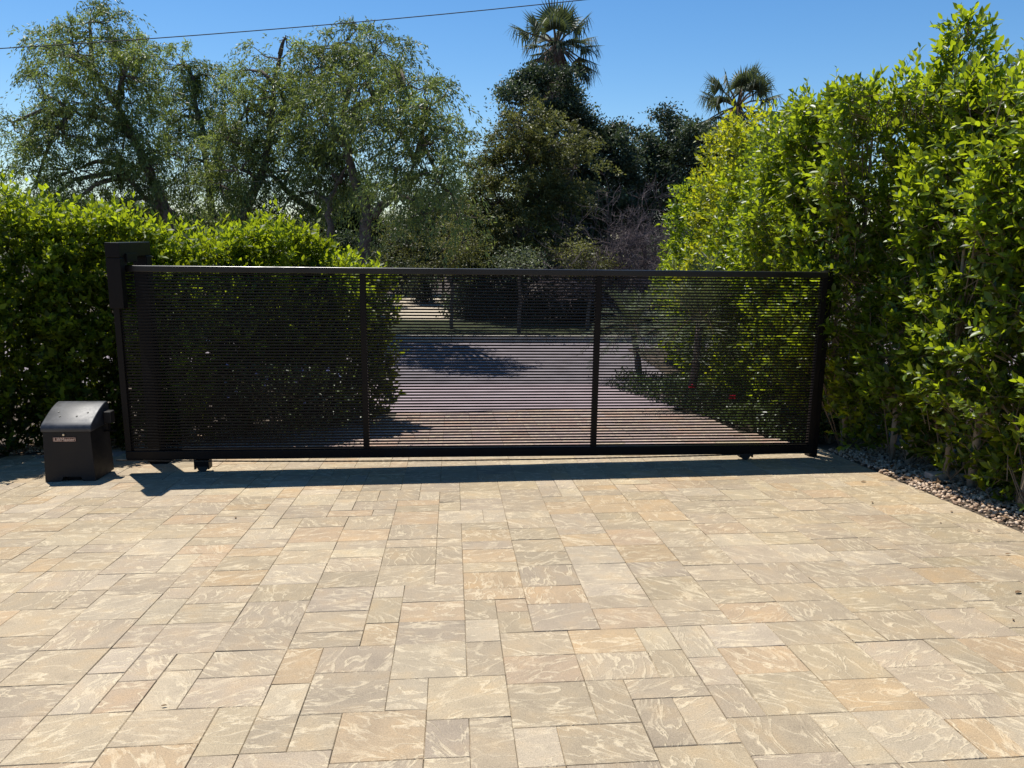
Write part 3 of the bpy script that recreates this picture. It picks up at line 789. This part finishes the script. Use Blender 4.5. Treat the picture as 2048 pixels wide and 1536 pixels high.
tree('pepper_tree', 'biggest spreading street tree with drooping crown and forked pale trunk left of centre', 'tree', 16.9,
     [(690,85,70,40),(750,110,70,50),(640,130,55,55),(720,170,90,60,1,-1.2),(810,170,60,60,1,-2.2),(860,215,55,55,1,-2.6),(650,230,70,60),(770,250,90,60,1,-2.0),(860,290,55,60,1,-2.8),(900,260,35,55,.8,-2.5),
      (700,310,90,45),(800,340,70,45,1,-2.4),(880,360,45,60,.85,-3.0),(625,320,60,40,.9),(905,390,28,60,.7,-2.6),(740,370,60,30,.6),(690,350,60,40,.7),(600,390,45,40,.7),(810,410,50,40,.6,-1),(850,430,40,40,.6,-1),(790,130,50,50),(655,290,60,60)],
     [[(735,560),(728,480),(738,420),(712,370),(690,290),(690,200),(720,110)],[(665,480),(655,420),(668,375),(695,330)],[(745,430),(790,390),(840,310)],[(690,290),(640,230)],[(700,230),(770,180),(810,160)]],
     LEAF_PEPPER, dens=880, trunk_r=.17, base=(1,))
tree('olive_green_tree', 'round yellowish olive tree in front of the dark oak below the tall palm', 'tree', 20.0,
     [(1065,250,60,35),(1010,290,55,45),(1110,290,60,45),(1060,320,90,55),(970,350,50,50),(1150,340,45,50),(1000,400,70,50),(1100,400,70,50),(950,430,40,50,.8),(1060,460,90,50,.8),(1020,235,35,25,.5),(950,490,60,50),(1010,520,80,40)],
     [[(1035,620),(1040,500),(1042,430),(1060,370),(1060,290)],[(1042,430),(1100,360),(1095,310)],[(1040,460),(990,390)]], LEAF_OLIVE, style='droop', droop=.3, dens=900, trunk_r=.12, leafL=.09, leafW=.036)
tree('oak_tree', 'dark dense oak directly under the taller fan palm', 'tree', 24.0,
     [(1035,170,35,30),(1090,165,60,35),(1050,215,55,50),(1120,205,50,45),(1150,250,40,50),(1195,265,40,35),(1235,265,35,35,.8),(1200,320,70,60),(1130,330,80,70),(1180,410,90,70),(1090,440,100,80),(1230,390,60,60),(1010,470,70,70),(1150,490,110,60)],
     [[(1120,620),(1120,500),(1115,380),(1105,280),(1100,190)],[(1115,400),(1180,320),(1200,280)]], LEAF_OAK, style='round', dens=1100, leafL=.11, leafW=.055, trunk_r=.2)
tree('oak_tree', 'dark grey green oak left of the shorter fan palm with bumpy top', 'tree', 25.0,
     [(1330,240,25,30,.8),(1340,290,55,45),(1285,300,45,40),(1400,285,50,40),(1380,340,80,60),(1290,370,70,60),(1420,380,70,70),(1340,430,110,70),(1250,330,40,40),(1440,320,45,60),(1470,280,35,50,.9),(1250,450,70,60)],
     [[(1340,620),(1340,500),(1345,400),(1340,300)],[(1345,400),(1400,320)]], LEAF_OAK, style='round', dens=1050, leafL=.11, leafW=.055, trunk_r=.2, tonec=.55)
tree('small_tree', 'pale olive feathery small tree with crooked dark limbs right of the biggest trunk', 'tree', 17.6,
     [(800,420,40,35,.5),(850,440,50,35,.6),(920,430,45,40,.5),(820,490,50,40,.9),(890,500,60,35,.9),(950,480,40,45,.8),(850,530,70,25)],
     [[(905,600),(900,540),(860,470),(830,420)],[(905,530),(930,470),(945,430)],[(880,500),(910,450)]], LEAF_OLIVE, droop=.3, dens=800, leafL=.07, leafW=.026, trunk_r=.05, tonec=.6)
tree('far_tree', 'grey feathery tree peeking over the right hedge beside its highest peak', 'tree', 20.0,
     [(2040,130,40,45,.7),(1985,180,60,35,.8),(2060,210,70,60),(1930,230,90,45,.9),(1860,215,40,25,.5),(2120,150,60,70)],
     [[(2000,560),(1990,400),(1985,280),(2020,180)],[(1985,300),(1890,230)]], LEAF_GREY, dens=800, leafL=.08, leafW=.03, trunk_r=.12, droop=.4)
# low growth across the street
sh = [((1040,522,48,22), 16.9, LEAF_GREY, 'pale sage shrub peeping over the gate rail below the dark oak', .07, .035),
      ((1180,520,55,34), 17.2, LEAF_OLIVE, 'olive green shrub over the gate rail left of the bare mauve bush', .07, .03),
      ((955,600,55,75), 20.6, LEAF_OAK, 'dark shrub across the street right of the left hedge end', .09, .045),
      ((1000,590,100,85), 20.2, LEAF_OAK, 'broad dark shrub across the street behind the middle gate panel', .09, .045),
      ((1120,585,100,85), 20.0, LEAF_OAK, 'dark shrub across the street just left of the second gate stile', .09, .045),
      ((1240,585,95,85), 19.8, LEAF_OAK, 'dark shrub across the street behind the small feather palm', .09, .045),
      ((1340,560,80,100), 20.4, LEAF_OAK, 'dark shrub across the street partly hidden by the right hedge end', .09, .045),
      ((705,540,70,80), 20.8, LEAF_OAK, 'dark shrub across the street hidden low behind the left hedge end', .09, .045),
      ((560,500,110,60), 21.5, LEAF_OLIVE, 'olive shrub across the street low between forked trunks and left hedge', .09, .04),
      ((300,480,170,70), 21.5, LEAF_OAK, 'wide dark shrub across the street above the left hedge top', .09, .045)]
sh += [((885,440,90,70), 25.0, LEAF_OAK, 'dark far shrub mass between the pale olive tree and the round olive tree', .11, .055),
       ((700,430,80,60), 24.0, LEAF_OAK, 'dark far shrub framed by the forked pale trunk', .11, .055),
       ((650,470,110,50), 27.0, LEAF_OAK, 'distant dark shrub seen between the biggest tree trunks', .12, .06),
       ((480,475,110,50), 27.5, LEAF_OAK, 'distant dark shrub seen under the ragged topped tree', .12, .06),
       ((810,480,100,50), 28.0, LEAF_GREY, 'distant grey shrub seen behind the pale olive small tree', .12, .06)]
for (b, Y, m, lb, ll, lw) in sh:
    px, py, rx, ry = b
    gpy = 468+2.21/Y*F; top_ = py+ry*.5
    foot = [(px, (gpy+top_)/2, rx*.85, max(12, (gpy-top_)/2+8))] if gpy > top_+15 and Y > 23 else []
    tree('shrub', lb, 'shrub', Y, foot+[(px-rx*.35,py,rx*.6,ry*.85),(px+rx*.35,py+ry*.1,rx*.6,ry*.8),(px,py-ry*.2,rx*.6,ry*.75),(px,py+ry*.5,rx*.9,ry*.5)],
         [[(px,py+ry*.6),(px,py)]], m, style='round', dens=1000, leafL=ll, leafW=lw, trunk_r=.05, branch=False, tonec=.4)

def far_wood():
    n = 30000
    x = rng.uniform(-45, 60, n); y = 44+rng.uniform(-3, 3, n)
    top = np.array([1.3+1.4*mnoise.noise(Vector((a*.16, 4.2, 0)))+.8*mnoise.noise(Vector((a*.6, 1.2, 0))) for a in x])
    z = -.8+(top+.8)*rng.uniform(0, 1, n)**.7
    o = leaf_obj('far_wood', LEAF_OAK, None, np.stack([x, y, z], 1), rng.normal(0, 1, (n, 3)), rng.normal(0, 1, (n, 3)), rng.uniform(.25, .5, n), rng.uniform(.12, .25, n), rng.uniform(.2, .9, n))
    tag(o, kind='stuff')


far_wood()


# bare mauve bush
def bare_bush():
    Y = 17.6; c = at(1262, 560, Y); z0 = float(gz(c[0], Y))
    t = thing('bare_bush', 'leafless mauve brown bush of tangled twigs above the gate rail right of centre', 'bush', (c[0], Y, z0))
    mb = MB()
    def grow(p, d, L, r, lev):
        pts = [p]; q = p.copy(); dd = d.copy()
        for k in range(4):
            dd = nrm(dd+rng.normal(0, .22, 3)+np.array([0, 0, .02])); q = q+dd*L/4; pts.append(q.copy())
        mb.tube(pts, list(np.linspace(r, r*.45, 5)), 4 if lev < 2 else 3, False)
        if lev < 4:
            for k in range(5 if lev < 2 else 4):
                s = pts[int(rng.integers(2, 5))]
                grow(s, nrm(dd+rng.normal(0, .6, 3)), L*rng.uniform(.5, .75), max(r*.55, .004), lev+1)
    for i in range(13):
        a = rng.uniform(0, 6.28)
        grow(np.array([c[0], Y, z0])+rng.normal(0, .08, 3)*np.array([1, 1, 0]), nrm(np.array([math.cos(a)*.5, math.sin(a)*.35, 1.0])), rng.uniform(1.35, 1.75), .03, 0)
    mb.build('branches', M['mauvetwig'], t)
    return t


bare_bush()


# fan palms
def fan_palm(label, px, py, Y, R, nfr, skirt=True, lowpy=520):
    c = at(px, py, Y); z0 = float(gz(c[0], Y))
    t = thing('fan_palm', label, 'palm tree', (c[0], Y, z0))
    mb = MB()
    pts = [np.array([c[0]+.03*math.sin(k), Y, z0-.1+(c[2]-z0+.1)*k/8]) for k in range(9)]
    mb.tube(pts, list(np.linspace(.26, .17, 9)), 12); mb.build('trunk', M['bark'], t, smooth=True)
    mb = MB(); P, D, N, L, W, T = [], [], [], [], [], []
    for i in range(nfr):
        el = math.radians(np.interp(i, [0, nfr*.38, nfr-1], [74, 14, -46])+rng.normal(0, 7)); az = i*2.4+rng.normal(0, .25)
        d = np.array([math.cos(el)*math.cos(az), math.cos(el)*math.sin(az), math.sin(el)])
        pl = R*rng.uniform(.44, .62)
        e = c+d*pl; e[2] -= .08*R
        mb.tube([c, (c+e)/2+np.array([0, 0, .04*R]), e], [.022*R, .016*R, .011*R], 4, False)
        side = nrm(np.cross(d, np.array([0, 0, 1.0])+rng.normal(0, .1, 3))); up = np.cross(side, d)
        ns = 26
        for k in range(ns):
            a = (k/(ns-1)-.5)*math.radians(185)
            sd = d*math.cos(a)+side*math.sin(a); sd = nrm(sd+np.array([0, 0, -.18-.25*abs(a)/2])+up*.12*math.cos(a))
            ll = R*rng.uniform(.38, .48)*(1-.25*abs(a)/1.9)
            tone = rng.uniform(.25, .75) if el > -.5 else rng.uniform(0, .3)
            # stiff part then drooping tip
            P.append(e); D.append(sd); N.append(up+rng.normal(0, .25, 3)); L.append(ll); W.append(.04*R); T.append(tone)
            tip = e+sd*ll*.72
            P.append(tip); D.append(nrm(sd*.45+np.array([0, 0, -1.0])+rng.normal(0, .2, 3))); N.append(sd); L.append(ll*.62); W.append(.017*R); T.append(tone*.8)
    mb.build('stalks', M['twig'], t)
    leaf_obj('fronds', LEAF_PALM, t, P, np.array(D), np.array(N), L, W, np.array(T), kind=STRIP)
    if skirt:
        n = 500
        th = rng.uniform(0, 6.28, n); hh = rng.uniform(.0, 1.0, n)
        rr = R*np.interp(hh, [0, 1], [.10, .30])
        Pp = c+np.stack([rr*np.cos(th), rr*np.sin(th), -hh*R*.75], 1)
        leaf_obj('dead_frond_skirt', M['skirt'], t, Pp, np.stack([np.cos(th)*.25, np.sin(th)*.25, -np.ones(n)], 1)+rng.normal(0, .12, (n, 3)), np.stack([np.cos(th), np.sin(th), th*0], 1), rng.uniform(.35, .6, n)*R, .05*R, rng.uniform(0, 1, n), kind=STRIP)
    return t


fan_palm('taller fan palm with brown dead skirt rising above the dark oak at centre', 1112, 92, 30.0, 2.05, 26)
fan_palm('shorter fan palm behind the right hedge and dark oak', 1474, 214, 31.0, 2.0, 24)


# feather palms by the drive
def feather_palm(label, base, top, R, nfr):
    c = np.array(top); z0 = float(gz(base[0], base[1]))
    t = thing('feather_palm', label, 'palm plant', (base[0], base[1], z0))
    mb = MB(); b = np.array([base[0], base[1], z0-.03])
    mb.tube([b, (b+c)/2+np.array([.02, 0, 0]), c], [.06, .05, .045], 10); mb.build('trunk', M['bark'], t, smooth=True)
    mb = MB(); P, D, N, L, W, T = [], [], [], [], [], []
    for i in range(nfr):
        el = math.radians(np.interp(i, [0, nfr-1], [78, -12])+rng.normal(0, 6)); az = i*2.4
        d = np.array([math.cos(el)*math.cos(az), math.cos(el)*math.sin(az), math.sin(el)])
        side = nrm(np.cross(d, [0, 0, 1.0]))
        ln = R*rng.uniform(.85, 1.1); pts = []
        for k in range(8):
            s = k/7; p = c+d*ln*s; p = p+np.array([0, 0, -.55*ln*s**2*max(.3, math.cos(el))]); pts.append(p)
        mb.tube(pts, list(np.linspace(.008, .003, 8)), 4, False)
        A = np.array(pts)
        for k in range(30):
            s = .12+.88*k/29; p = np.array([np.interp(s*7, np.arange(8), A[:, j]) for j in range(3)])
            tg = nrm(A[min(7, int(s*7)+1)]-A[max(0, int(s*7)-0)]+1e-6)
            for sg in (-1, 1):
                P.append(p); D.append(nrm(side*sg+tg*.75+np.array([0, 0, .25])+rng.normal(0, .08, 3))); N.append(np.cross(tg, side)); L.append(R*.34*(1-.55*abs(s-.45))*rng.uniform(.9, 1.1)); W.append(.011); T.append(rng.uniform(.3, .9))
    mb.build('stalks', M['twig'], t)
    leaf_obj('fronds', LEAF_PALM, t, P, np.array(D), np.array(N), L, W, np.array(T), kind=QUAD)


feather_palm('smaller feather palm beyond the gate beside the second gate stile', (2.92, 11.6), at(1265, 655, 11.6), .78, 26)
feather_palm('larger feather palm beyond the third gate panel in front of the hedge', (3.12, 9.7), at(1400, 640, 9.7), .95, 30)

# ground cover bed beyond the gate on the right
def ground_cover():
    n = 15000
    y = rng.uniform(7.0, 11.2, n)
    xl = np.interp(y, [6.9, 7.17, 8.2, 9.7, 11.2], [3.52, 3.34, 3.14, 2.86, 2.3])
    x = xl+rng.uniform(0, 1, n)*(3.95-xl)
    hmax = np.clip((x-xl)/.12, .25, 1)*.30*(.75+.5*np.array([mnoise.noise(Vector((a*2.2, b*2.2, 3.1))) for a, b in zip(x, y)]))
    z = gz(x, y)+np.abs(hmax)*rng.uniform(.3, 1, n)
    P = np.stack([x, y, z], 1)
    o = leaf_obj('ground_cover', LEAF_COVER, None, P, rng.normal(0, 1, (n, 3))+np.array([0, 0, .6]), np.array([0, 0, 1.0])+rng.normal(0, .5, (n, 3)), rng.uniform(.035, .07, n), rng.uniform(.02, .035, n), rng.uniform(.1, .9, n))
    tag(o, kind='stuff')


ground_cover()


def red_bloom(label, c):
    z0 = float(gz(c[0], c[1]))
    t = thing('flower', label, 'flower', (c[0], c[1], z0))
    mb = MB(); mb.tube([(c[0]+.03, c[1], z0), (c[0]-.01, c[1], (z0+c[2])/2), tuple(c)], [.004, .004, .003], 5); mb.build('stem', M['twig'], t)
    P, D = [], []
    for k in range(14):
        a = k*2.4; e = .2+.9*k/14
        P.append(c); D.append((math.cos(a)*math.cos(e), math.sin(a)*math.cos(e), math.sin(e)))
    leaf_obj('petals', M['redflower'], t, P, np.array(D), np.array(D)[:, [1, 2, 0]]+.1, .055, .05, rng.uniform(0, 1, 14), kind=FINE)


red_bloom('bright red flower in the ground cover, the nearer and larger of two', at(1465, 797, 8.7))
red_bloom('small red flower in the ground cover near the larger feather palm', at(1384, 776, 9.5))

# blue flowering shrub behind the first gate panel
c = at(540, 720, 7.75); z0 = float(gz(c[0], 7.75))
t = thing('flowering_shrub', 'low shrub with small pale blue flowers behind the first gate panel', 'shrub', (c[0], 7.75, z0))
n = 2600
P = np.stack([c[0]+rng.normal(0, .38, n), 7.75+rng.normal(0, .12, n), z0+.05+rng.uniform(0, 1, n)**.8*.75], 1)
leaf_obj('foliage', LEAF_COVER, t, P, rng.normal(0, 1, (n, 3)), np.array([0, 0, .8])+rng.normal(0, .6, (n, 3)), rng.uniform(.03, .06, n), rng.uniform(.015, .025, n), rng.uniform(0, .9, n))
for k in range(14):
    P, D = [], []
    b = np.array([c[0]+rng.normal(0, .35), 7.72-abs(rng.normal(0, .1)), z0+rng.uniform(.3, .85)])
    for j in range(10): P.append(b+rng.normal(0, .004, 3)); D.append(rnd_unit(1)[0])
    leaf_obj('flower_head', M['blueflower'], t, P, np.array(D), rnd_unit(len(P)), .02, .018, rng.uniform(0, 1, len(P)))
mb = MB()
for k in range(7):
    mb.tube([(c[0]+rng.normal(0, .04), 7.75, z0-.03), (c[0]+rng.normal(0, .2), 7.75+rng.normal(0, .06), z0+.35), (c[0]+rng.normal(0, .35), 7.75+rng.normal(0, .1), z0+.75)], [.006, .005, .003], 4, False)
mb.build('stems', M['twig'], t)

# ------------------------------------------------------------------ small things
def fallen_leaf(label, px, py, s, rot):
    d = CF+CR*(px-1024)/F-CU*(py-768)/F
    tt = -((CAM-FO)@FN)/(d@FN); p = CAM+d*tt
    P = [p+FN*.006]; D = [FX*math.cos(rot)+FY*math.sin(rot)+FN*.12]
    o = leaf_obj('fallen_leaf', M['deadleaf'], None, P, np.array(D), np.array([FN+FX*.15]), s, s*.5, np.array([.5]), kind=FINE)
    sd = o.modifiers.new('solid', 'SOLIDIFY'); sd.thickness = .0012
    tag(o, label, 'leaf')


fallen_leaf('curled brown dead leaf on the pavers at the right frame edge', 2030, 1188, .045, .3)
fallen_leaf('small dry leaf on the pavers below the curled one at right', 2028, 1244, .022, 1.2)
fallen_leaf('dark speck of dry leaf on the pavers left of centre below the gate shadow', 472, 1038, .03, 2.0)
fallen_leaf('little brown dry leaf on the pavers at lower left', 322, 1415, .022, .1)
fallen_leaf('thin dry leaf on the pavers near the gravel below the right gate end', 1722, 965, .05, .2)

for px, py in ((1850, 985), (1905, 1024), (1960, 1062), (1780, 962), (1668, 938), (2010, 1110), (1880, 1046), (1745, 1005), (1590, 985)):
    fallen_leaf('tiny dry leaf lying on the pavers near the gravel edge', px, py, random.uniform(.018, .034), random.uniform(0, 6.28))
    bpy.context.view_layer.objects.active = None
    COL.objects[-1]['group'] = 'dry leaves along the gravel edge'
zs = float(gz(3.86, 5.55))
mb = MB(); mb.box((3.74, 5.50, zs+.004), (4.02, 5.60, zs+.062))
o = mb.build('edging_stone', M['stone'], bevel=.008, loc=(3.86, 5.55, zs))
tag(o, 'single loose pinkish edging stone lying in the gravel under the right hedge', 'stone')

# overhead wires
def wire(label, p0, p1, r, sag, s0=-1.2, s1=2.2):
    mb = MB(); p0 = np.array(p0); p1 = np.array(p1); pts = []
    for k in range(41):
        s = s0+(s1-s0)*k/40; p = p0+(p1-p0)*s; p = p-np.array([0, 0, sag*4*s*(1-s)]); pts.append(p)
    mb.tube(pts, r, 6)
    tag(mb.build('overhead_cable', M['cable']), label, 'cable')


A, B = at(0, 97, 15.5), at(1165, 0, 15.5); dv = (B-A)
wire('twisted black overhead cable crossing the sky above the left trees', A, B, .0085, .06)
A, B = at(40, 388, 16.5), at(800, 345, 16.5); dv = (B-A)
wire('thin lower wire crossing in front of the street tree trunks', A, B, .003, .02, -1.2, 1.12)

# ------------------------------------------------------------------ light, sky, camera
sunv = nrm(np.array([-.23, .355, 1.0]))
el = math.asin(sunv[2]); az = math.atan2(sunv[0], sunv[1])
sd = bpy.data.lights.new('sun', 'SUN'); sd.energy = 5.0; sd.angle = math.radians(.53); sd.color = (1, .955, .88)
so = bpy.data.objects.new('sun', sd); link(so)
so.rotation_euler = Vector(tuple(sunv)).to_track_quat('Z', 'Y').to_euler()
w = bpy.data.worlds.new('World'); scn.world = w; w.use_nodes = True
nt = w.node_tree; bg = nt.nodes['Background']
sky = nt.nodes.new('ShaderNodeTexSky'); sky.sky_type = 'NISHITA'; sky.sun_disc = False
sky.sun_elevation = el; sky.sun_rotation = az; sky.altitude = 200; sky.air_density = 1.0; sky.dust_density = .25; sky.ozone_density = 4.0
hs = nt.nodes.new('ShaderNodeHueSaturation'); hs.inputs['Saturation'].default_value = 1.25
nt.links.new(sky.outputs[0], hs.inputs['Color']); nt.links.new(hs.outputs[0], bg.inputs[0]); bg.inputs[1].default_value = .105

cd = bpy.data.cameras.new('camera'); co_ = bpy.data.objects.new('camera', cd); link(co_)
from mathutils import Matrix
mt = Matrix(((CR[0], CU[0], -CF[0], 0), (CR[1], CU[1], -CF[1], 0), (CR[2], CU[2], -CF[2], H), (0, 0, 0, 1)))
co_.matrix_world = mt
cd.sensor_width = 36; cd.lens = F/2048*36; cd.clip_end = 2000; cd.clip_start = .05
scn.camera = co_
scn.view_settings.view_transform = 'Standard'; scn.view_settings.look = 'None'; scn.view_settings.gamma = 1; scn.view_settings.exposure = .36
scn.cycles.max_bounces = 8; scn.cycles.transmission_bounces = 6; scn.cycles.diffuse_bounces = 4; scn.cycles.glossy_bounces = 3
